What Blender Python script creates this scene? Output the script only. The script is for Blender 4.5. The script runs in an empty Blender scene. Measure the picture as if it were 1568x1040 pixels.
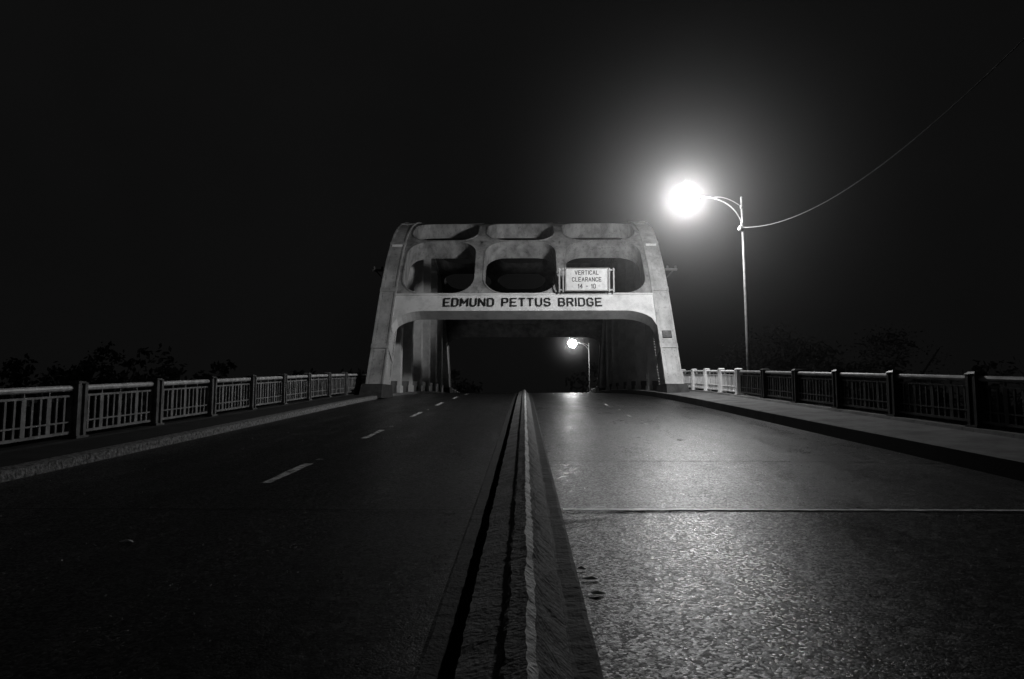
import bpy, math, random
from mathutils import Vector, noise as mn
random.seed(7)
D=bpy.data; scene=bpy.context.scene
COL=scene.collection

# ------------------------------------------------------------------ helpers
def zr(y):
    if y<24: return .053*y
    if y<88: return .053*y-.00088*(y-24)**2
    z=.053*88-.00088*64**2; return z+(.053-.00176*64)*(y-88)

class MB:
    def __init__(s): s.v=[];s.f=[];s.m=[]
    def add(s,vs,fs,m=0):
        o=len(s.v); s.v+= [tuple(v) for v in vs]
        for f in fs: s.f.append(tuple(i+o for i in f)); s.m.append(m)
    def hexa(s,c,m=0):
        s.add(c,[(0,3,2,1),(4,5,6,7),(0,1,5,4),(1,2,6,5),(2,3,7,6),(3,0,4,7)],m)
    def box(s,x0,x1,y0,y1,z0,z1,m=0):
        s.hexa([(x0,y0,z0),(x1,y0,z0),(x1,y1,z0),(x0,y1,z0),(x0,y0,z1),(x1,y0,z1),(x1,y1,z1),(x0,y1,z1)],m)
    def dbox(s,x0,x1,y0,y1,h0,h1,m=0):   # box following the deck slope
        a,b=zr(y0),zr(y1)
        s.hexa([(x0,y0,a+h0),(x1,y0,a+h0),(x1,y1,b+h0),(x0,y1,b+h0),(x0,y0,a+h1),(x1,y0,a+h1),(x1,y1,b+h1),(x0,y1,b+h1)],m)
    def tube(s,pts,r,n=8,m=0,caps=True):
        pts=[Vector(p) for p in pts]; o=len(s.v)
        rs=r if isinstance(r,(list,tuple)) else [r]*len(pts)
        for i,p in enumerate(pts):
            t=(pts[min(i+1,len(pts)-1)]-pts[max(i-1,0)]).normalized()
            up=Vector((0,0,1)) if abs(t.z)<.9 else Vector((0,1,0))
            a=t.cross(up).normalized(); b=t.cross(a)
            for k in range(n):
                an=2*math.pi*k/n; s.v.append(tuple(p+a*math.cos(an)*rs[i]+b*math.sin(an)*rs[i]))
        for i in range(len(pts)-1):
            for k in range(n):
                s.f.append((o+i*n+k,o+i*n+(k+1)%n,o+(i+1)*n+(k+1)%n,o+(i+1)*n+k)); s.m.append(m)
        if caps:
            s.f.append(tuple(o+k for k in range(n))); s.m.append(m)
            e=o+(len(pts)-1)*n; s.f.append(tuple(e+k for k in reversed(range(n)))); s.m.append(m)
    def sphere(s,c,r,m=0,nu=20,nv=12,sc=(1,1,1),v0=0,v1=1):
        vs=[];fs=[]
        for j in range(nv+1):
            ph=math.pi*(v0+(v1-v0)*j/nv)
            for i in range(nu):
                th=2*math.pi*i/nu
                vs.append((c[0]+r*sc[0]*math.sin(ph)*math.cos(th),c[1]+r*sc[1]*math.sin(ph)*math.sin(th),c[2]+r*sc[2]*math.cos(ph)))
        for j in range(nv):
            for i in range(nu):
                fs.append((j*nu+i,(j+1)*nu+i,(j+1)*nu+(i+1)%nu,j*nu+(i+1)%nu))
        s.add(vs,fs,m)
    def obj(s,name,mats,parent=None,smooth=False,fix=True):
        me=D.meshes.new(name); me.from_pydata(s.v,[],s.f)
        for m in mats: me.materials.append(m)
        for i,p in enumerate(me.polygons): p.material_index=s.m[i]; p.use_smooth=smooth
        me.update()
        if fix:
            import bmesh
            bm=bmesh.new(); bm.from_mesh(me); bmesh.ops.recalc_face_normals(bm,faces=bm.faces); bm.to_mesh(me); bm.free()
        o=D.objects.new(name,me); COL.objects.link(o)
        if parent: o.parent=parent
        return o
def empty(name):
    e=D.objects.new(name,None); COL.objects.link(e); return e

def mat(name,c0,c1,rough=.7,scale=3.,bump=.2,bscale=60.,spec=.3,metal=0.,stretch=(1,1,1),bdist=.01,rvar=.1,p0=.35,p1=.62,spots=0.):
    m=D.materials.new(name); m.use_nodes=True; nt=m.node_tree; N=nt.nodes; L=nt.links
    p=N['Principled BSDF']; tc=N.new('ShaderNodeTexCoord'); mp=N.new('ShaderNodeMapping')
    mp.inputs['Scale'].default_value=stretch; L.new(tc.outputs['Object'],mp.inputs['Vector'])
    n=N.new('ShaderNodeTexNoise'); n.inputs['Scale'].default_value=scale; n.inputs['Detail'].default_value=8; n.inputs['Roughness'].default_value=.65
    L.new(mp.outputs[0],n.inputs['Vector'])
    r=N.new('ShaderNodeValToRGB'); r.color_ramp.elements[0].position=p0; r.color_ramp.elements[1].position=p1
    r.color_ramp.elements[0].color=(c0,c0,c0,1); r.color_ramp.elements[1].color=(c1,c1,c1,1)
    L.new(n.outputs['Fac'],r.inputs['Fac']); colout=r.outputs[0]
    if spots:
        n3=N.new('ShaderNodeTexNoise'); n3.inputs['Scale'].default_value=5.5; n3.inputs['Detail'].default_value=6; n3.inputs['Roughness'].default_value=.7
        L.new(mp.outputs[0],n3.inputs['Vector'])
        r3=N.new('ShaderNodeValToRGB'); r3.color_ramp.elements[0].position=.36; r3.color_ramp.elements[1].position=.44
        q=1-spots; r3.color_ramp.elements[0].color=(q,q,q,1); r3.color_ramp.elements[1].color=(1,1,1,1)
        L.new(n3.outputs['Fac'],r3.inputs['Fac'])
        vm=N.new('ShaderNodeVectorMath'); vm.operation='MULTIPLY'; L.new(colout,vm.inputs[0]); L.new(r3.outputs[0],vm.inputs[1]); colout=vm.outputs[0]
    L.new(colout,p.inputs['Base Color'])
    mr=N.new('ShaderNodeMapRange'); mr.inputs['To Min'].default_value=rough-rvar; mr.inputs['To Max'].default_value=rough+rvar
    L.new(n.outputs['Fac'],mr.inputs['Value']); L.new(mr.outputs[0],p.inputs['Roughness'])
    p.inputs['Specular IOR Level'].default_value=spec; p.inputs['Metallic'].default_value=metal
    n2=N.new('ShaderNodeTexNoise'); n2.inputs['Scale'].default_value=bscale; n2.inputs['Detail'].default_value=3
    L.new(tc.outputs['Object'],n2.inputs['Vector'])
    b=N.new('ShaderNodeBump'); b.inputs['Strength'].default_value=bump; b.inputs['Distance'].default_value=bdist
    L.new(n2.outputs['Fac'],b.inputs['Height']); L.new(b.outputs[0],p.inputs['Normal'])
    return m

def asphalt_mat(name,smul=1.,radd=0.,spark=1.,bd=.0042):
    m=D.materials.new(name); m.use_nodes=True; nt=m.node_tree; N=nt.nodes; L=nt.links
    p=N['Principled BSDF']; tc=N.new('ShaderNodeTexCoord')
    def mapping(sc):
        mp=N.new('ShaderNodeMapping'); mp.inputs['Scale'].default_value=sc; L.new(tc.outputs['Object'],mp.inputs['Vector']); return mp.outputs[0]
    def noise(sc,det,ro,vec):
        n=N.new('ShaderNodeTexNoise'); n.inputs['Scale'].default_value=sc; n.inputs['Detail'].default_value=det; n.inputs['Roughness'].default_value=ro
        L.new(vec,n.inputs['Vector']); return n.outputs['Fac']
    def math_(op,a,b=None,c=None):
        q=N.new('ShaderNodeMath'); q.operation=op
        for i,v in enumerate((a,b,c)):
            if v is None: continue
            if isinstance(v,(int,float)): q.inputs[i].default_value=v
            else: L.new(v,q.inputs[i])
        return q.outputs[0]
    def rng(v,a,b,c,d):
        q=N.new('ShaderNodeMapRange'); q.inputs['From Min'].default_value=a; q.inputs['From Max'].default_value=b; q.inputs['To Min'].default_value=c; q.inputs['To Max'].default_value=d
        L.new(v,q.inputs['Value']); return q.outputs[0]
    tr=noise(1,4,.5,mapping((1.1,.06,1)))
    pa=noise(1.2,9,.7,mapping((1,.45,1)))
    fi=noise(45,6,.75,tc.outputs['Object'])
    mid=noise(7,5,.7,tc.outputs['Object'])
    vo=N.new('ShaderNodeTexVoronoi'); vo.inputs['Scale'].default_value=62; L.new(tc.outputs['Object'],vo.inputs['Vector'])
    sep=N.new('ShaderNodeSeparateColor'); L.new(vo.outputs['Color'],sep.inputs[0]); rnd=sep.outputs[0]
    vo2=N.new('ShaderNodeTexVoronoi'); vo2.inputs['Scale'].default_value=24; L.new(tc.outputs['Object'],vo2.inputs['Vector'])
    sep2=N.new('ShaderNodeSeparateColor'); L.new(vo2.outputs['Color'],sep2.inputs[0])
    a=math_('ADD',tr,pa)
    base=rng(a,.7,1.3,.008,.025)
    st=math_('MULTIPLY',rng(fi,.35,.75,.5,1.7),rng(rnd,0,1,.5,1.6))
    mu=math_('MULTIPLY',base,st)
    cc=N.new('ShaderNodeCombineColor')
    for i in range(3): L.new(mu,cc.inputs[i])
    L.new(cc.outputs[0],p.inputs['Base Color'])
    ro=math_('ADD',rng(a,.7,1.3,.52+radd,.33+radd),rng(mid,.3,.7,-.05,.05))
    ro=math_('ADD',ro,rng(rnd,0,1,.08,-.12))
    L.new(ro,p.inputs['Roughness'])
    sp=math_('POWER',rnd,3.0+2*(spark-1)); sp2=math_('POWER',sep2.outputs[0],6.0)
    sp=math_('ADD',math_('MULTIPLY',sp,.95*spark),math_('MULTIPLY',sp2,.5*spark))
    sp=math_('ADD',math_('MULTIPLY',sp,rng(mid,.35,.65,.45,1.4)),.08)
    sp=math_('MULTIPLY',sp,smul)
    L.new(sp,p.inputs['Specular IOR Level'])
    h=math_('ADD',fi,math_('MULTIPLY',rnd,.45))
    h=math_('ADD',h,math_('MULTIPLY',vo.outputs['Distance'],-.6))
    b=N.new('ShaderNodeBump'); b.inputs['Strength'].default_value=.8; b.inputs['Distance'].default_value=bd
    L.new(h,b.inputs['Height']); L.new(b.outputs[0],p.inputs['Normal'])
    return m

M_asph=asphalt_mat('asphalt',1.05,-.01)
M_asph_old=asphalt_mat('asphalt_old_course',.5,-.04,1.6,.0036)
M_conc=mat('median_concrete',.05,.24,.8,5,1.,34,.3,bdist=.02,spots=.5)
M_ridge=mat('median_worn_lit_edge',.3,.8,.7,9,1.,40,.4,bdist=.015,spots=.55)  # worn ridge, with its bright highlight put into the colour
M_mtop=mat('median_top_dirty',.09,.22,.85,5,.9,34,.2,bdist=.02)
M_slab=mat('gutter_concrete',.012,.035,.8,3,.7,40,.3,bdist=.01)
M_ledge=mat('ledge_concrete',.10,.24,.85,4,.9,36,.3,bdist=.015,spots=.3)
M_dark=mat('dark_recess',.008,.014,.9,3,.2,40,.1)
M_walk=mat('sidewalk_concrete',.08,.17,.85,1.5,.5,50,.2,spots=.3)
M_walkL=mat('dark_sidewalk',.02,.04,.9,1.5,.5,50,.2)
M_grit=mat('kerb_grit',.03,.34,.85,16,1.,30,.3,bdist=.03)
M_paint=mat('worn_white_paint',.12,.75,.7,11,.3,60,.3,p0=.4,p1=.55)
M_steel=mat('painted_bridge_steel',.30,.58,.55,1.1,.12,18,.35,stretch=(1.2,1.2,.5),spots=.3)
M_hang=mat('hanger_paint',.6,.85,.5,1.6,.1,18,.35)
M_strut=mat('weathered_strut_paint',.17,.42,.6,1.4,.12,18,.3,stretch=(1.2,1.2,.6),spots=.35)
M_far=mat('dim_steel',.06,.16,.6,1.6,.15,18,.3)  # dimmer light on the far bracing put into the steel's colour
M_beam=mat('portal_white_paint',.55,.82,.5,1.3,.06,18,.35,p0=.3,p1=.55,spots=.1)
M_ped=mat('pedestal_concrete',.03,.07,.85,3,.5,30)
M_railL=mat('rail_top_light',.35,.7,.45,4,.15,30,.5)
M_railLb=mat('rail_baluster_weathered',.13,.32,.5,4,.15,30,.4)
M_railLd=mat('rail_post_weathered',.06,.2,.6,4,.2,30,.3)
M_railR=mat('rail_paint_shaded',.015,.035,.5,4,.2,30,.4)
M_railRt=mat('rail_top_highlight',.14,.32,.4,4,.15,30,.5)  # highlight along the near right rail's top, put in as a paler tone
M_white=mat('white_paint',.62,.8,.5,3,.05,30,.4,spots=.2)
M_galv=mat('galvanised_steel',.13,.26,.45,5,.05,40,.4)
M_black=mat('black_letters',.015,.03,.6,4,.05,30)
M_joint=mat('joint_steel',.35,.9,.45,10,.3,60,1.,p0=.3,p1=.5)
M_rust=mat('dark_steel',.05,.09,.6,4,.1,30)
M_ground=mat('ground_earth',.03,.07,.95,.05,.5,2,.1)
M_bark=mat('bark',.04,.09,.9,3,.6,12,.1)
M_leaf=mat('foliage',.035,.10,.7,.4,.2,5,.2)
M_water=mat('water',.01,.015,.15,.2,.3,1.2,.5,bdist=.05)

def emis(name,s):
    m=D.materials.new(name); m.use_nodes=True; p=m.node_tree.nodes['Principled BSDF']
    p.inputs['Base Color'].default_value=(.8,.8,.8,1); p.inputs['Emission Color'].default_value=(1,1,1,1); p.inputs['Emission Strength'].default_value=s
    return m

# ------------------------------------------------------------------ deck
def frange(a,b,st):
    n=max(1,int(round((b-a)/st))); return [a+(b-a)*i/n for i in range(n+1)]
YS=frange(-14,24,1)+frange(25,88,1)+frange(90,180,3)
def loft(mb,prof,ys,mats,jit=0,seed=0):
    n=len(prof); vs=[]
    for y in ys:
        for k,(x,h) in enumerate(prof):
            dx=dz=0
            if jit:
                dx=.5*jit*mn.noise(Vector((k*7.3+seed,y*2.1,0)))+.7*jit*mn.noise(Vector((k*3.3+seed,y*11.7,5)))
                dz=.4*jit*mn.noise(Vector((k*5.1+seed,y*3.3,9)))+.5*jit*mn.noise(Vector((k*5.1+seed,y*12.3,2)))
                if k in (0,n-1): dx=dz=0
            vs.append((x+dx,y,zr(y)+h+dz))
    o=len(mb.v); mb.v+=vs
    for i in range(len(ys)-1):
        for k in range(n-1):
            mb.f.append((o+i*n+k,o+i*n+k+1,o+(i+1)*n+k+1,o+(i+1)*n+k)); mb.m.append(mats[k] if isinstance(mats,list) else mats)

mb=MB()
loft(mb,[(-6.6,-.004),(-4.5,.02),(-2,.02),(-.52,0)],YS,0)
RP=[(.36,0),(2,.02),(4.3,.02),(6.3,-.004)]
loft(mb,RP,[y for y in YS if y<6.5]+[6.88],1)
loft(mb,RP,[6.88]+[y for y in YS if y>=7.5],0)
mb.obj('road',[M_asph,M_asph_old],fix=False)

YM=frange(-2,12,.04)+frange(12.2,30,.25)+frange(31,88,1)+frange(90,180,3)
mb=MB()
loft(mb,[(-.52,.0),(-.50,.006),(-.40,.006),(-.395,-.05),(-.34,-.05),(-.30,.12),(-.10,.175)],YM,[1,1,2,2,2,5],.014,1)
loft(mb,[(-.10,.175),(-.095,.205),(-.08,.222),(-.03,.235),(.008,.248),(.056,.213),(.10,.145),(.15,.09),(.222,.02)],YM,[4,4,4,4,3,0,0,0],.02,2)
loft(mb,[(.222,.02),(.24,.012),(.34,.012),(.37,-.002)],YM,1,.02,3)
mb.obj('median_barrier',[M_conc,M_slab,M_dark,M_ridge,M_mtop,M_ledge],fix=False)

mb=MB()
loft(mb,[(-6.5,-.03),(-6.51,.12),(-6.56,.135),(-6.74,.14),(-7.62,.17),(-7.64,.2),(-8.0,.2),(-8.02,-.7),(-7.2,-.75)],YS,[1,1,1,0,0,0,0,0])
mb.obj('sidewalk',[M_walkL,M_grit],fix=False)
mb=MB()
loft(mb,[(6.2,-.03),(6.21,.23),(6.25,.25),(7.68,.30),(7.7,.36),(8.1,.36),(8.12,-.7),(7.2,-.75)],YS,[1,0,0,0,0,0,0])  # first strip, the kerb face, has its shade put in as dark colour
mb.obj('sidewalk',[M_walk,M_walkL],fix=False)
mb=MB()
loft(mb,[(-8.0,-.72),(-7.,-.76),(7.,-.76),(8.1,-.72)],YS,0)
for y in (-10,30,60,92,125,160):
    for x in (-5.5,5.5):
        mb.tube([(x,y,-13),(x,y,zr(y)-1.6)],[1.1,.9],14)
    mb.box(-7.5,7.5,y-.9,y+.9,zr(y)-1.9,zr(y)-.8)
mb.obj('bridge_deck',[M_ped])

# markings
mb=MB()
def patch(xc,y0,y1,w,seg=6,h=.026,jit=.015):
    ys=frange(y0,y1,max(.05,(y1-y0)/seg)); vs=[]
    for y in ys:
        vs.append((xc-w/2+random.uniform(-jit,jit),y,zr(y)+h)); vs.append((xc+w/2+random.uniform(-jit,jit),y,zr(y)+h))
    mb.add(vs,[(2*i,2*i+1,2*i+3,2*i+2) for i in range(len(ys)-1)],0)
for y0,y1 in ((8.35,9.95),(13.4,15.1),(19.,20.8),(24.3,26.2),(30,32),(36,38),(42,44)):
    patch(-3.13,y0,y1,.12)
for y0,y1 in ((13.0,13.3),(16.6,16.9),(19,19.8),(24.3,25.2)):
    patch(2.95,y0,y1,.07)
mb.obj('lane_marking',[M_paint],fix=False)
mb=MB()
def blob(x,y,rx,ry,h=.03,m=0):
    n=12; vs=[(x,y,zr(y)+h+.01)]
    for k in range(n):
        a=2*math.pi*k/n; q=random.uniform(.6,1.2)
        yy=y+ry*q*math.sin(a); vs.append((x+rx*q*math.cos(a),yy,zr(yy)+h-.006))
    mb.add(vs,[(0,1+k,1+(k+1)%n) for k in range(n)],m)
for x,y in ((-3.22,5.6),(-3.1,10.4),(-3.1,16),(-3.1,22),(3.02,15.6),(3.02,22)):
    blob(x,y,.06,.04)
blob(.45,4.72,.075,.03,.022,1); blob(.46,4.43,.06,.025,.022,1); blob(.40,4.95,.045,.025,.022,1)
for _ in range(240):
    sx=random.choice((-1,1)); xx=random.uniform(-6.4,-.6) if sx<0 else random.uniform(.5,6.1)
    yy=random.uniform(3,26); r=random.uniform(.004,.009); blob(xx,yy,r,r,.024)
mb.obj('road_debris',[M_paint,M_white],fix=False)
# expansion joints
mb=MB()
def joint(y,xa,xb,w,h=.024):
    n=60; vs=[]
    for i in range(n+1):
        x=xa+(xb-xa)*i/n; j=.006*math.sin(i*1.7); ww=w*(1+.3*math.sin(i*2.3+1))
        vs.append((x,y-ww/2+j,zr(y)+h)); vs.append((x,y+ww/2+j,zr(y)+h))
    mb.add(vs,[(2*i,2*i+2,2*i+3,2*i+1) for i in range(n)],0)
joint(6.9,.38,6.18,.065); joint(23.5,.4,6.18,.12); joint(23.9,.4,6.18,.05)
mb.obj('expansion_joint',[M_joint],fix=False)
mb=MB()
joint(6.85,-6.4,-.53,.025); joint(10.3,.4,6.18,.03); joint(15.5,-6.4,-.53,.03); joint(6.83,.4,6.18,.03,.0235)
mb.obj('pavement_crack',[M_dark],fix=False)

# ------------------------------------------------------------------ railings
def railing(side,base,top,pf,sp,ymin,ymax,mats,xr):
    mb=MB(); y=pf
    while y-sp>ymin: y-=sp
    x=xr*side
    while y<ymax:
        z0=zr(y)
        mb.box(x-.11,x+.11,y-.13,y-.055,z0+base,z0+top+.03,1)
        mb.box(x-.11,x+.11,y+.055,y+.13,z0+base,z0+top+.03,1)
        mb.box(x-.075,x+.075,y-.055,y+.055,z0+base,z0+top,1)
        mb.hexa([(x-.12,y-.14,z0+top+.03),(x+.12,y-.14,z0+top+.03),(x+.12,y+.14,z0+top+.03),(x-.12,y+.14,z0+top+.03),
                 (x-.08,y-.09,z0+top+.07),(x+.08,y-.09,z0+top+.07),(x+.08,y+.09,z0+top+.07),(x-.08,y+.09,z0+top+.07)],1)
        mb.box(x-.14,x+.14,y-.16,y+.16,z0+base-.02,z0+base+.04,1)
        a,b=y+.132,y+sp-.132
        mb.tube([(x,a,zr(a)+top-.05),(x,(a+b)/2,zr((a+b)/2)+top-.05),(x,b,zr(b)+top-.05)],.052,10,0)
        mb.dbox(x-.02,x+.02,a,b,top-.2,top-.165,2)
        mb.dbox(x-.03,x+.03,a,b,base+.08,base+.125,2)
        mb.dbox(x-.02,x+.02,a,b,base+.27,base+.295,2)
        n=12
        for i in range(1,n):
            yy=a+(b-a)*i/n; zz=zr(yy); w=.022 if i%3 else .05
            mb.box(x-.013,x+.013,yy-w,yy+w,zz+base+.125,zz+top-.2,2)
        for i in (3,6,9):
            yy=a+(b-a)*i/n; zz=zr(yy); mb.box(x-.012,x+.012,yy-.012,yy+.012,zz+top-.165,zz+top-.1,2)
        mb.box(x-.03,x+.03,a,a+.05,z0+base+.126,z0+top-.201,2)
        zb=zr(b); mb.box(x-.03,x+.03,b-.05,b,zb+base+.126,zb+top-.201,2)
        y+=sp
    return mb.obj('bridge_railing',mats)
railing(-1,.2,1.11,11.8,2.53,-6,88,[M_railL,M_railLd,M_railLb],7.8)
railing(1,.36,1.26,12.1,2.62,-6,22.8,[M_railRt,M_railR,M_railR],7.9)  # near stretch: backlit shade put into a darker paint
railing(1,.36,1.26,25.35,2.2,25.2,88,[M_white,M_white,M_white],7.9)  # beyond the lamp: its front light put in as white paint

# ------------------------------------------------------------------ arch bridge
bridge=empty('steel_arch_bridge')
CP=[(30.3,.9),(30.75,1.8),(32.2,4.3),(33.7,6.8),(35.2,8.85),(37.2,10.75),(39.6,11.95),(42.5,12.7),(45.5,13.0),
    (48.5,12.7),(51.4,11.95),(53.8,10.75),(55.8,8.85),(57.3,6.8),(58.8,4.3),(60.25,1.8),(60.7,.9)]
dense=[]
for i in range(1,len(CP)-2):
    p0,p1,p2,p3=[Vector(CP[j]) for j in (i-1,i,i+1,i+2)]
    for k in range(24):
        t=k/24; dense.append(.5*((2*p1)+(-p0+p2)*t+(2*p0-5*p1+4*p2-p3)*t*t+(-p0+3*p1-3*p2+p3)*t**3))
dense.append(Vector(CP[-2]))
S=[0]
for i in range(1,len(dense)): S.append(S[-1]+(dense[i]-dense[i-1]).length)
TOT=S[-1]
def cur(s):
    s=max(0,min(TOT-1e-4,s)); lo,hi=0,len(S)-1
    while hi-lo>1:
        m=(lo+hi)//2
        if S[m]<=s: lo=m
        else: hi=m
    t=(s-S[lo])/(S[hi]-S[lo]); p=dense[lo].lerp(dense[hi],t)
    a=dense[max(lo-1,0)]; b=dense[min(hi+1,len(dense)-1)]; tg=(b-a).normalized()
    return p,tg
def P(x,s,n):   # n>0 is outwards (front/up)
    p,t=cur(s); nrm=Vector((-t.y,t.x))
    q=p+nrm*n; return (x,q.x,q.y)
def s_at(y=None,z=None,far=False):
    rng=range(len(dense)) if not far else range(len(dense)-1,-1,-1)
    for i in rng:
        p=dense[i]
        if y is not None and ((p.x>=y) if not far else (p.x<=y)): return S[i]
        if z is not None and p.y>=z: return S[i]
def depth(s):
    e=min(s,TOT-s); t=min(1,e/9); return 1.45*(1-t)+1.05*t

# ribs
mb=MB()
for sd in (-1,1):
    xa,xb=(6.4,7.15) if sd>0 else (-7.2,-6.45)
    ss=frange(0,TOT,.5); n=len(ss); vs=[]
    for s in ss:
        d=depth(s); vs+=[P(xa,s,0),P(xb,s,0),P(xb,s,-d),P(xa,s,-d)]
    fs=[]
    for i in range(n-1):
        for k in range(4): fs.append((4*i+k,4*i+(k+1)%4,4*i+4+(k+1)%4,4*i+4+k))
    fs+=[(0,1,2,3),(4*n-1,4*n-2,4*n-3,4*n-4)]
    mb.add(vs,fs,0)
    for lo,hi in ((xa-.03,xa+.05),(xb-.05,xb+.03)):
        vs=[]
        for s in ss: vs+=[P(lo,s,.03),P(hi,s,.03),P(hi,s,-.1),P(lo,s,-.1)]
        fs=[(4*i+k,4*i+(k+1)%4,4*i+4+(k+1)%4,4*i+4+k) for i in range(n-1) for k in range(4)]
        mb.add(vs,fs,0)
        vs=[]
        for s in ss:
            d=depth(s); vs+=[P(lo,s,-d+.1),P(hi,s,-d+.1),P(hi,s,-d-.03),P(lo,s,-d-.03)]
        mb.add(vs,fs,0)
    for s in (2.6,6.1,9.9,13.5,TOT-2.6,TOT-6.1,TOT-9.9,TOT-13.5):
        vs=[P(x,s+ds,nn) for ds in (-.12,.12) for (x,nn) in ((xa-.045,.045),(xb+.045,.045),(xb+.045,-depth(s)-.045),(xa-.045,-depth(s)-.045))]
        mb.hexa(vs,0)
    xi=xa if sd>0 else xb
    s=.9
    while s<8.5:
        d=depth(s)
        for nn in (-.16,-d+.16):
            q=[P(xi-sd*e,s+ds,nn+dn) for ds in (-.03,.03) for e,dn in ((0,-.03),(.035,-.03),(.035,.03),(0,.03))]
            mb.hexa(q,0)
        for xx in (xa+.14,xb-.14):
            mb.hexa([P(xx+dx,s+ds,e) for ds in (-.02,.02) for dx,e in ((-.02,0),(.02,0),(.02,.025),(-.02,.025))],0)
        s+=.16
ribs=mb.obj('arch_rib',[M_steel],bridge)

# pedestals
mb=MB()
for sd in (-1,1):
    x0,x1=(6.28,7.3) if sd>0 else (-7.35,-6.33)
    for (ya,yb,yt0,yt1) in ((30.15,32.9,30.55,32.8),(58.1,60.9,58.2,60.5)):
        b=zr(ya)+.05; t=zr((ya+yb)/2)+.62
        mb.hexa([(x0,ya,b),(x1,ya,b),(x1,yb,b),(x0,yb,b),(x0+.04,yt0,t),(x1-.04,yt0,t),(x1-.04,yt1,t),(x0+.04,yt1,t)])
mb.obj('pedestal',[M_ped],bridge)

# lattice cells
def rr_pts(x0,x1,s0,s1,r,rs,n=8):
    out=[]
    for cx,cs,a0 in ((x1-r,s1-rs,0),(x0+r,s1-rs,90),(x0+r,s0+rs,180),(x1-r,s0+rs,270)):
        for k in range(n+1):
            a=math.radians(a0+90*k/n); out.append((cx+r*math.cos(a),cs+rs*math.sin(a)))
    res=[]
    for i in range(len(out)):
        a=out[i]; b=out[(i+1)%len(out)]; d=math.hypot(a[0]-b[0],a[1]-b[1]); m=max(1,int(d/.4))
        for k in range(m): res.append((a[0]+(b[0]-a[0])*k/m,a[1]+(b[1]-a[1])*k/m))
    return res
def cell(mb,x0,x1,s0,s1,mx,ms0,ms1,dep,r=1.1,m=0):
    hx0,hx1,hs0,hs1=x0+mx,x1-mx,s0+ms0,s1-ms1
    hp=rr_pts(hx0,hx1,hs0,hs1,min(r,(hx1-hx0)/2.1),min(r,(hs1-hs0)/2.1))
    cx,cs=(hx0+hx1)/2,(hs0+hs1)/2; op=[]
    for (x,s) in hp:
        u=(x-cx)/((hx1-hx0)/2); v=(s-cs)/((hs1-hs0)/2); q=max(abs(u),abs(v)); u/=q; v/=q
        op.append(((x0+x1)/2+u*(x1-x0)/2,(s0+s1)/2+v*(s1-s0)/2))
    n=len(hp)
    vs=[P(x,s,-.06) for x,s in hp]+[P(x,s,-.06) for x,s in op]+[P(x,s,-.06-dep) for x,s in hp]+[P(x,s,-.06-dep) for x,s in op]
    fs=[]
    for i in range(n):
        j=(i+1)%n
        fs+=[(i,j,n+j,n+i),(2*n+i,3*n+i,3*n+j,2*n+j),(i,2*n+i,2*n+j,j)]
    mb.add(vs,fs,m)
    def ringpt(i,w,nn):
        x,s=hp[i]; ox,os=op[i]; d=math.hypot(ox-x,os-s) or 1; return P(x+(ox-x)/d*w,s+(os-s)/d*w,nn)
    vs=[ringpt(i,0,-.03) for i in range(n)]+[ringpt(i,.07,-.03) for i in range(n)]+[ringpt(i,.07,-.06) for i in range(n)]+[ringpt(i,0,-.06) for i in range(n)]
    mb.add(vs,[(k*n+i,((k+1)%4)*n+i,((k+1)%4)*n+(i+1)%n,k*n+(i+1)%n) for i in range(n) for k in (0,1,3)],m)
XV=[-6.44,-2.3,1.92,6.39]
sA=s_at(z=6.8); sB=s_at(y=36.4); sC=s_at(y=39.5); sD=s_at(y=43.5); sE=s_at(y=47.5); sF=s_at(y=51.5,far=True); sG=s_at(y=54.3,far=True); sH=s_at(z=8.2,far=True)
rows=[sA,sB,sC,sD,sE,sF,sG,sH]
mb=MB()
for q,(a,b) in enumerate(zip(rows[:-1],rows[1:])):
    for i in range(3):
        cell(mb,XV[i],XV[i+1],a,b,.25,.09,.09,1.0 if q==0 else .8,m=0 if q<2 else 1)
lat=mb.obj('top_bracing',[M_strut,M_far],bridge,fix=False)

# portal beams
def portal(mb,s0,s1,dep,mt,corner=1.5,flip=False):
    n=60; vs=[]
    for i in range(n+1):
        x=-6.44+(12.83)*i/n; e=min(x+6.44,6.39-x)
        drop=0
        if e<corner: t=1-e/corner; drop=.95*(1-math.sqrt(max(0,1-t*t)))
        a=(s0-drop) if not flip else s0; b=s1 if not flip else s1+drop
        vs+=[P(x,a,-.03),P(x,b,-.03),P(x,b,-.03-dep),P(x,a,-.03-dep)]
    fs=[(4*i+k,4*i+(k+1)%4,4*i+4+(k+1)%4,4*i+4+k) for i in range(n) for k in range(4)]
    mb.add(vs,fs,mt)
mb=MB()
sP0=s_at(z=5.82)
portal(mb,sP0,sA-.003,.7,0)
sQ=s_at(z=7.15,far=True)
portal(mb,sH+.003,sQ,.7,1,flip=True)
mb.hexa([P(x,sA-.03+ds,nn) for ds in (-.05,.05) for x,nn in ((-6.43,.03),(6.38,.03),(6.38,-.028),(-6.43,-.028))],0)
mb.obj('portal_beam',[M_beam,M_far],bridge)

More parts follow.
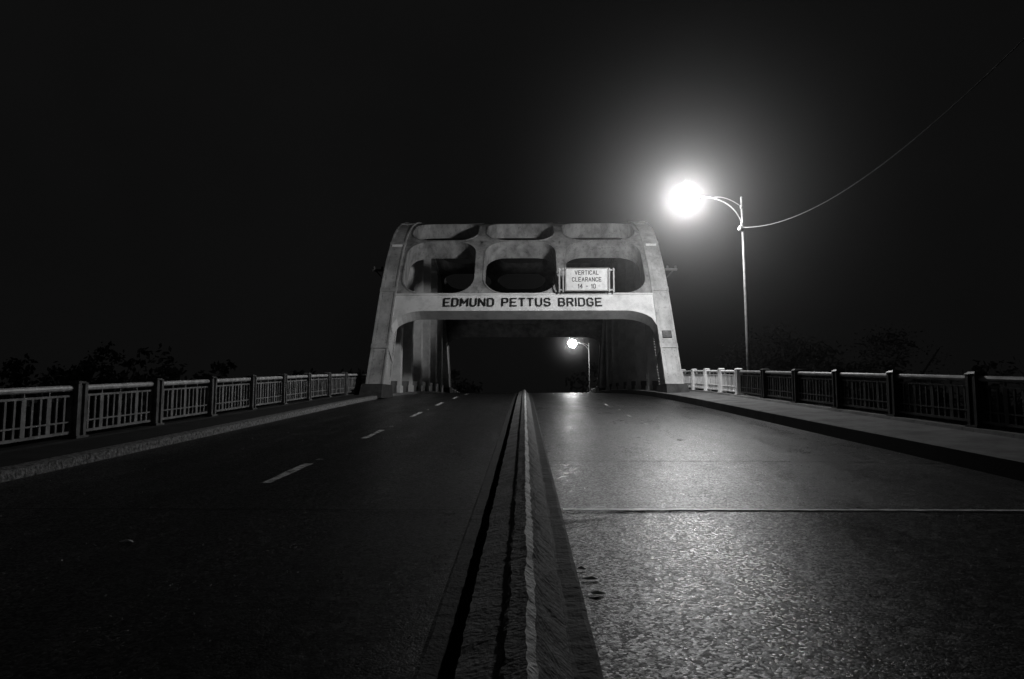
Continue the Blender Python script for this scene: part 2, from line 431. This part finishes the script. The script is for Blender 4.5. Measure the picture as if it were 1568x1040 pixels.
# ---- block lettering built from strokes (grid 4 wide x 6 high)
GL={'E':(4,[[(4,0),(0,0),(0,6),(4,6)],[(0,3),(3.3,3)]]),'D':(4,[[(0,0),(0,6),(2.9,6),(4,4.9),(4,1.1),(2.9,0),(0,0)]]),
'M':(5,[[(0,0),(0,6),(2.5,2.2),(5,6),(5,0)]]),'U':(4,[[(0,6),(0,1.1),(1.1,0),(2.9,0),(4,1.1),(4,6)]]),
'N':(4.3,[[(0,0),(0,6),(4.3,0),(4.3,6)]]),'P':(4,[[(0,0),(0,6),(3.2,6),(4,5.2),(4,3.6),(3.2,2.8),(0,2.8)]]),
'T':(4,[[(0,6),(4,6)],[(2,6),(2,0)]]),'S':(4,[[(4,4.9),(3,6),(1,6),(0,5.1),(0,4),(.9,3.1),(3.1,2.9),(4,2),(4,.9),(3,0),(1,0),(0,1.1)]]),
'B':(4,[[(0,0),(0,6),(3.1,6),(3.8,5.3),(3.8,3.9),(3,3.1),(0,3.1)],[(3,3.1),(4,2.3),(4,.9),(3.1,0),(0,0)]]),
'R':(4,[[(0,0),(0,6),(3.2,6),(4,5.2),(4,3.7),(3.2,3),(0,3)],[(2.2,3),(4,0)]]),'I':(0,[[(0,0),(0,6)]]),
'G':(4,[[(4,4.8),(3,6),(1,6),(0,5),(0,1),(1,0),(3,0),(4,1),(4,2.8),(2.3,2.8)]]),'V':(4.4,[[(0,6),(2.2,0),(4.4,6)]]),
'C':(4,[[(4,4.8),(3,6),(1,6),(0,5),(0,1),(1,0),(3,0),(4,1.2)]]),'A':(4.4,[[(0,0),(2.2,6),(4.4,0)],[(.8,2),(3.6,2)]]),
'L':(3.6,[[(0,6),(0,0),(3.6,0)]]),'1':(1.2,[[(0,4.6),(1.2,6),(1.2,0)]]),'4':(4,[[(3,0),(3,6),(0,2),(4,2)]]),
'0':(3.6,[[(0,1),(0,5),(1,6),(2.6,6),(3.6,5),(3.6,1),(2.6,0),(1,0),(0,1)]]),'-':(2.6,[[(0,3),(2.6,3)]]),' ':(2.2,[])}
def lettering(body,width,height,loc,rot,m,name,parent,thick=.17,gap=2.2):
    mb=MB(); tot=0; adv=[]
    for ch in body: adv.append(tot); tot+=GL[ch][0]+gap
    tot-=gap; sy=height/6; sx=(width)/tot; th=height*thick/2; k=0
    for ch,a in zip(body,adv):
        for pl in GL[ch][1]:
            for p,q in zip(pl[:-1],pl[1:]):
                x0,y0,x1,y1=((p[0]+a-tot/2)*sx,(p[1]-3)*sy,(q[0]+a-tot/2)*sx,(q[1]-3)*sy)
                d=Vector((x1-x0,y1-y0)); 
                if d.length<1e-6: continue
                d.normalize(); nn=Vector((-d.y,d.x))*th; e=d*th*.75; zz=.0015*(k%4); k+=1
                a0=Vector((x0,y0))-e; b0=Vector((x1,y1))+e
                mb.add([(a0.x+nn.x,a0.y+nn.y,zz),(b0.x+nn.x,b0.y+nn.y,zz),(b0.x-nn.x,b0.y-nn.y,zz),(a0.x-nn.x,a0.y-nn.y,zz)],[(3,2,1,0)])
    o=mb.obj(name,[m],parent,fix=False); o.location=loc; o.rotation_euler=rot; return o
sm=(sP0+sA)/2-.02
p,t=cur(sm); ang=math.atan2(t.y,t.x)
loc=P(-.08,sm,.012)
lettering('EDMUND PETTUS BRIDGE',7.75,.47,loc,(ang,0,0),M_black,'name_lettering',bridge,.165,gap=2.3)

# hangers
mb=MB()
for sd in (-1,1):
    xc=6.78*sd-(.05 if sd<0 else 0)
    for y in (36.3,39.9,43.5,47.1,50.7,54.3):
        s=s_at(y=y+.2); zt=P(0,s,-.5)[2]
        mb.box(xc-.27,xc+.27,y-.26,y-.22,zr(y)+.1,zt)
        mb.box(xc-.27,xc+.27,y+.22,y+.26,zr(y)+.1,zt)
        mb.box(xc-.025,xc+.025,y-.22,y+.22,zr(y)+.1,zt)
        mb.box(xc-.3,xc+.3,y-.4,y+.4,zr(y)+.1,zr(y)+.5)
        z=zr(y)+1.2
        while z<zt-.6:
            mb.box(xc-.18,xc+.18,y-.219,y+.219,z,z+.03); z+=1.6
mb.obj('hanger',[M_hang],bridge)
mb=MB()
for sd in (-1,1):
    x=6.78*sd
    for y in frange(33.2,56.8,3.6)[:-1]:
        mb.dbox(x-.06,x+.06,y+.3,y+3.2,.12,.75)
mb.obj('side_girder',[M_rust],bridge)
mb=MB()
for sd in (-1,1):
    x=7.15*sd; y=35.2; z=8.3
    mb.box(min(x,x+.8*sd),max(x,x+.8*sd),y-.05,y+.05,z-.05,z+.05)
    mb.tube([(x,y,z-.7),(x+.65*sd,y,z)],.03,6)
    for q in (.3,.72):
        mb.tube([(x+q*sd,y,z+.05),(x+q*sd,y,z+.12),(x+q*sd,y,z+.2)],[.03,.06,.04],8)
mb.obj('insulator_arm',[M_far],bridge)
mb=MB(); s=s_at(z=4.55); 
mb.hexa([P(x,s+ds,nn) for ds in (-.2,.2) for x,nn in ((6.55,.06),(6.98,.06),(6.98,.01),(6.55,.01))],0)
mb.hexa([P(x,s+ds,nn) for ds in (-.16,.16) for x,nn in ((6.59,.068),(6.94,.068),(6.94,.061),(6.59,.061))],1)
for k in range(3):
    mb.hexa([P(x,s+.08-k*.08+ds,nn) for ds in (-.015,.015) for x,nn in ((6.63,.075),(6.9,.075),(6.9,.069),(6.63,.069))],0)
mb.obj('plaque',[M_rust,M_railLd],bridge)
mb=MB()
for i in range(46):
    x=-4.2+i*.13+random.uniform(-.03,.03)
    if x<1.4 and random.random()<.7:
        hh=random.uniform(.03,.09); mb.hexa([P(xx,sA+.005+q,nn) for q in (0,hh) for xx,nn in ((x,-.02),(x+.05,-.02),(x+.05,-.055),(x,-.055))],0)
mb.obj('roost_spikes',[M_rust],bridge)

# ------------------------------------------------------------------ clearance sign
sg=empty('clearance_sign'); sx=3.08; sy=33.35; sz=7.45
mb=MB(); mb.box(sx-1.05,sx+1.05,sy-.02,sy+.02,sz-.57,sz+.57,0)
mb.obj('sign_panel',[M_white],sg)
mb=MB()
for z in (-.545,.545): mb.box(sx-1.03,sx+1.03,sy-.027,sy-.0215,sz+z-.01,sz+z+.01)
for x in (-1.02,1.02): mb.box(sx+x-.01,sx+x+.01,sy-.0265,sy-.0212,sz-.53,sz+.53)
mb.obj('sign_border',[M_black],sg)
mb=MB()
for x in (-1.34,-1.15,1.12,1.34): mb.box(sx+x-.035,sx+x+.035,sy+.03,sy+.1,sz-.62,sz+.58)
for z in (-.5,.5): mb.box(sx-1.4,sx+1.4,sy+.101,sy+.15,sz+z-.04,sz+z+.04)
for x in (-1.34,1.34):
    mb.box(sx+x-.03,sx+x+.03,sy+.1,sy+1.1,sz-.62,sz-.56)
    mb.box(sx+x-.03,sx+x+.03,sy+.1,sy+1.6,sz+.5,sz+.56)
mb.obj('sign_frame',[M_steel],sg)
R=(math.pi/2,0,0)
lettering('VERTICAL',1.15,.19,(sx,sy-.024,sz+.34),R,M_black,'sign_text_upper',sg,.17)
lettering('CLEARANCE',1.42,.19,(sx,sy-.024,sz+.0),R,M_black,'sign_text_middle',sg,.17)
lettering('14 - 10',.85,.2,(sx,sy-.024,sz-.34),R,M_black,'sign_text_lower',sg,.17)

# ------------------------------------------------------------------ street lamps
def haze_mat(R,k,pwr=3.):
    m=D.materials.new('bloom_haze'); m.use_nodes=True; nt=m.node_tree; N=nt.nodes; L=nt.links
    N.remove(N['Principled BSDF']); out=N['Material Output']
    vs=N.new('ShaderNodeVolumeScatter'); vs.inputs['Color'].default_value=(1,1,1,1); vs.inputs['Anisotropy'].default_value=.0
    tc=N.new('ShaderNodeTexCoord'); ln=N.new('ShaderNodeVectorMath'); ln.operation='LENGTH'; L.new(tc.outputs['Object'],ln.inputs[0])
    mr=N.new('ShaderNodeMapRange'); mr.inputs['From Min'].default_value=0; mr.inputs['From Max'].default_value=R; mr.inputs['To Min'].default_value=1; mr.inputs['To Max'].default_value=0
    L.new(ln.outputs['Value'],mr.inputs['Value'])
    pw=N.new('ShaderNodeMath'); pw.operation='POWER'; L.new(mr.outputs[0],pw.inputs[0]); pw.inputs[1].default_value=pwr
    mu=N.new('ShaderNodeMath'); mu.operation='MULTIPLY'; L.new(pw.outputs[0],mu.inputs[0]); mu.inputs[1].default_value=k
    L.new(mu.outputs[0],vs.inputs['Density']); L.new(vs.outputs[0],out.inputs['Volume']); 
    return m
def lamp(y,emi,r,R,k,pwr):
    e=empty('street_lamp'); x=8.32; zb=zr(y)-.5; zt=zr(y)+7.85
    mb=MB()
    mb.tube([(x+.1,y,zb),(x+.06,y,zb+3),(x,y,zt)],[.085,.065,.04],12,0)
    mb.tube([(x,y,zt),(x,y,zt+.06)],[.055,.02],12,0)
    mb.box(x-.05,x+.25,y-.14,y+.14,zb,zb+.5,0)
    lx=6.2; lz=zt
    def arc(p0,p1,p2,p3,n=14):
        p0,p1,p2,p3=map(Vector,(p0,p1,p2,p3)); return [p0*(1-t)**3+3*p1*t*(1-t)**2+3*p2*t*t*(1-t)+p3*t**3 for t in [i/n for i in range(n+1)]]
    mb.tube(arc((x,y,zt-1.),(x-.25,y,zt-.2),(x-.9,y,lz+.05),(lx+r*1.0,y,lz+.08)),.026,8,0)
    mb.tube(arc((x,y,zt-.35),(x-.3,y,zt-.1),(x-.7,y,lz+.1),(x-1.05,y,lz+.03)),.018,8,0)
    for q in (1.0,.35,1.25): mb.tube([(x,y,zt-q-.06),(x,y,zt-q+.06)],.065,12,0)
    mb.obj('pole',[M_galv],e,smooth=True)
    mb=MB(); mb.sphere((lx,y,lz),r,0,16,10); mb.obj('lamp_bloom_globe',[emis('lamp_bloom',emi)],e,smooth=True)  # oversized globe stands in for the bloom of the lamp head
    hm=MB(); hm.sphere((0,0,0),R,0,24,14); h=hm.obj('lamp_glow_haze',[haze_mat(R,k,pwr)],e); h.location=(lx,y,lz)  # ball of haze added around the lamp to shape its bloom
    return (lx,y,lz,x,zt)
L1=lamp(25.7,320,.47,14,.024,4.8)
L2=lamp(88,220,.52,6,.018,4.)

# wires
x,zt=L1[3],L1[4]; ya=25.7
e=empty('power_line')
mb=MB()
pts=[(x,y,.0154*(y-17)**2+6.9) for y in [ya-i*.6 for i in range(0,56)]]
mb.tube(pts,.012,6,0)
mb.obj('wire',[M_galv],e)
mb=MB()
for i,q in enumerate((0,.14)): mb.tube([(x-.12,ya-.05,zt-1.22+q*.5),(x-.02,ya-.05,zt-1.16+q*.5)],.05,8,0)
mb.sphere((x-.1,ya,zt-1.2),.08,0,10,8); mb.obj('insulator',[M_white],e)

# ------------------------------------------------------------------ ground, river
me=MB(); me.add([(-1500,-400,-13.0),(1500,-400,-13.0),(1500,3000,-13.0),(-1500,3000,-13.0)],[(0,1,2,3)]); me.obj('ground',[M_ground],fix=False)
me=MB(); me.add([(-1500,22,-12.9),(1500,22,-12.9),(1500,104,-12.9),(-1500,104,-12.9)],[(0,1,2,3)]); me.obj('river',[M_water],fix=False)

# ------------------------------------------------------------------ trees
def grow(mb,x,y,z,h,w,ncl,nl,ls):
    mb.tube([(x,y,z),(x+.2,y,z+h*.3),(x+random.uniform(-.5,.5),y,z+h*.75)],[h*.03,h*.022,h*.008],7,0)
    for i in range(7):
        a=random.uniform(0,6.28); b=random.uniform(.25,.6); 
        mb.tube([(x,y,z+h*b),(x+w*.25*math.cos(a),y+w*.25*math.sin(a),z+h*(b+.12)),(x+w*.42*math.cos(a),y+w*.42*math.sin(a),z+h*(b+.28))],[h*.012,h*.008,h*.003],5,0)
    for c in range(ncl):
        a=random.uniform(0,6.28); u=random.uniform(0,1); 
        hz=z+h*(.28+.7*u); rad=w*.5*math.sqrt(max(.03,1-(2*u-.85)**2*.7))*random.uniform(.35,1.)
        cx,cy=x+rad*math.cos(a),y+rad*math.sin(a); cr=w*random.uniform(.07,.15)
        for l in range(nl):
            d=Vector((random.gauss(0,1),random.gauss(0,1),random.gauss(0,.7)))*cr*.6
            p=Vector((cx,cy,hz))+d; s=ls*random.uniform(.5,1.3)
            u1=Vector((random.gauss(0,1),random.gauss(0,1),random.gauss(0,1))).normalized(); v1=u1.orthogonal().normalized()
            mb.add([p-u1*s,p-v1*s*.5,p+u1*s,p+v1*s*.5],[(0,1,2,3)],1)
mb=MB()
for i in range(100):
    u=random.uniform(-1,1); x=u*230; y=random.uniform(118,165)
    if abs(x)<13: x+=math.copysign(14,x)
    h=random.uniform(17,24)*(1+.1*math.sin(x*.05)); grow(mb,x,y,-13,h,random.uniform(9,14),34,20,.55)
mb.obj('distant_tree_line',[M_bark,M_leaf],fix=False)
for (x,y,h,w) in ((27,66,20,12),(33,92,24,15),(11.5,92,17,8),(60,112,26,16),(-14,98,15,9)):
    mb=MB(); grow(mb,x,y,-13,h,w,110,40,.28); mb.obj('tree',[M_bark,M_leaf],fix=False)

# ------------------------------------------------------------------ sky
w=D.worlds.new('World'); scene.world=w; w.use_nodes=True; N=w.node_tree.nodes; L=w.node_tree.links
bg=N['Background']; tc=N.new('ShaderNodeTexCoord'); sp=N.new('ShaderNodeSeparateXYZ'); L.new(tc.outputs['Generated'],sp.inputs[0])
r=N.new('ShaderNodeValToRGB'); r.color_ramp.elements[0].position=0; r.color_ramp.elements[0].color=(.0036,)*3+(1,)
r.color_ramp.elements[1].position=.4; r.color_ramp.elements[1].color=(.0044,)*3+(1,)
L.new(sp.outputs[2],r.inputs[0])
n=N.new('ShaderNodeTexNoise'); n.inputs['Scale'].default_value=2.5; n.inputs['Detail'].default_value=5; L.new(tc.outputs['Generated'],n.inputs['Vector'])
mr=N.new('ShaderNodeMapRange'); mr.inputs['To Min'].default_value=.6; mr.inputs['To Max'].default_value=1.4; L.new(n.outputs['Fac'],mr.inputs['Value'])
mx=N.new('ShaderNodeVectorMath'); mx.operation='MULTIPLY'; L.new(r.outputs[0],mx.inputs[0]); L.new(mr.outputs[0],mx.inputs[1])
L.new(mx.outputs[0],bg.inputs['Color']); bg.inputs['Strength'].default_value=1.

# ------------------------------------------------------------------ camera
c=D.cameras.new('Camera'); co=D.objects.new('Camera',c); COL.objects.link(co)
c.lens=24; c.sensor_width=36; c.clip_start=.05; c.clip_end=5000
co.location=(0,0,1.45); co.rotation_euler=(math.radians(90+5.19),0,math.radians(1.04)); scene.camera=co
scene.view_settings.view_transform='Standard'; scene.view_settings.look='None'; scene.view_settings.exposure=0
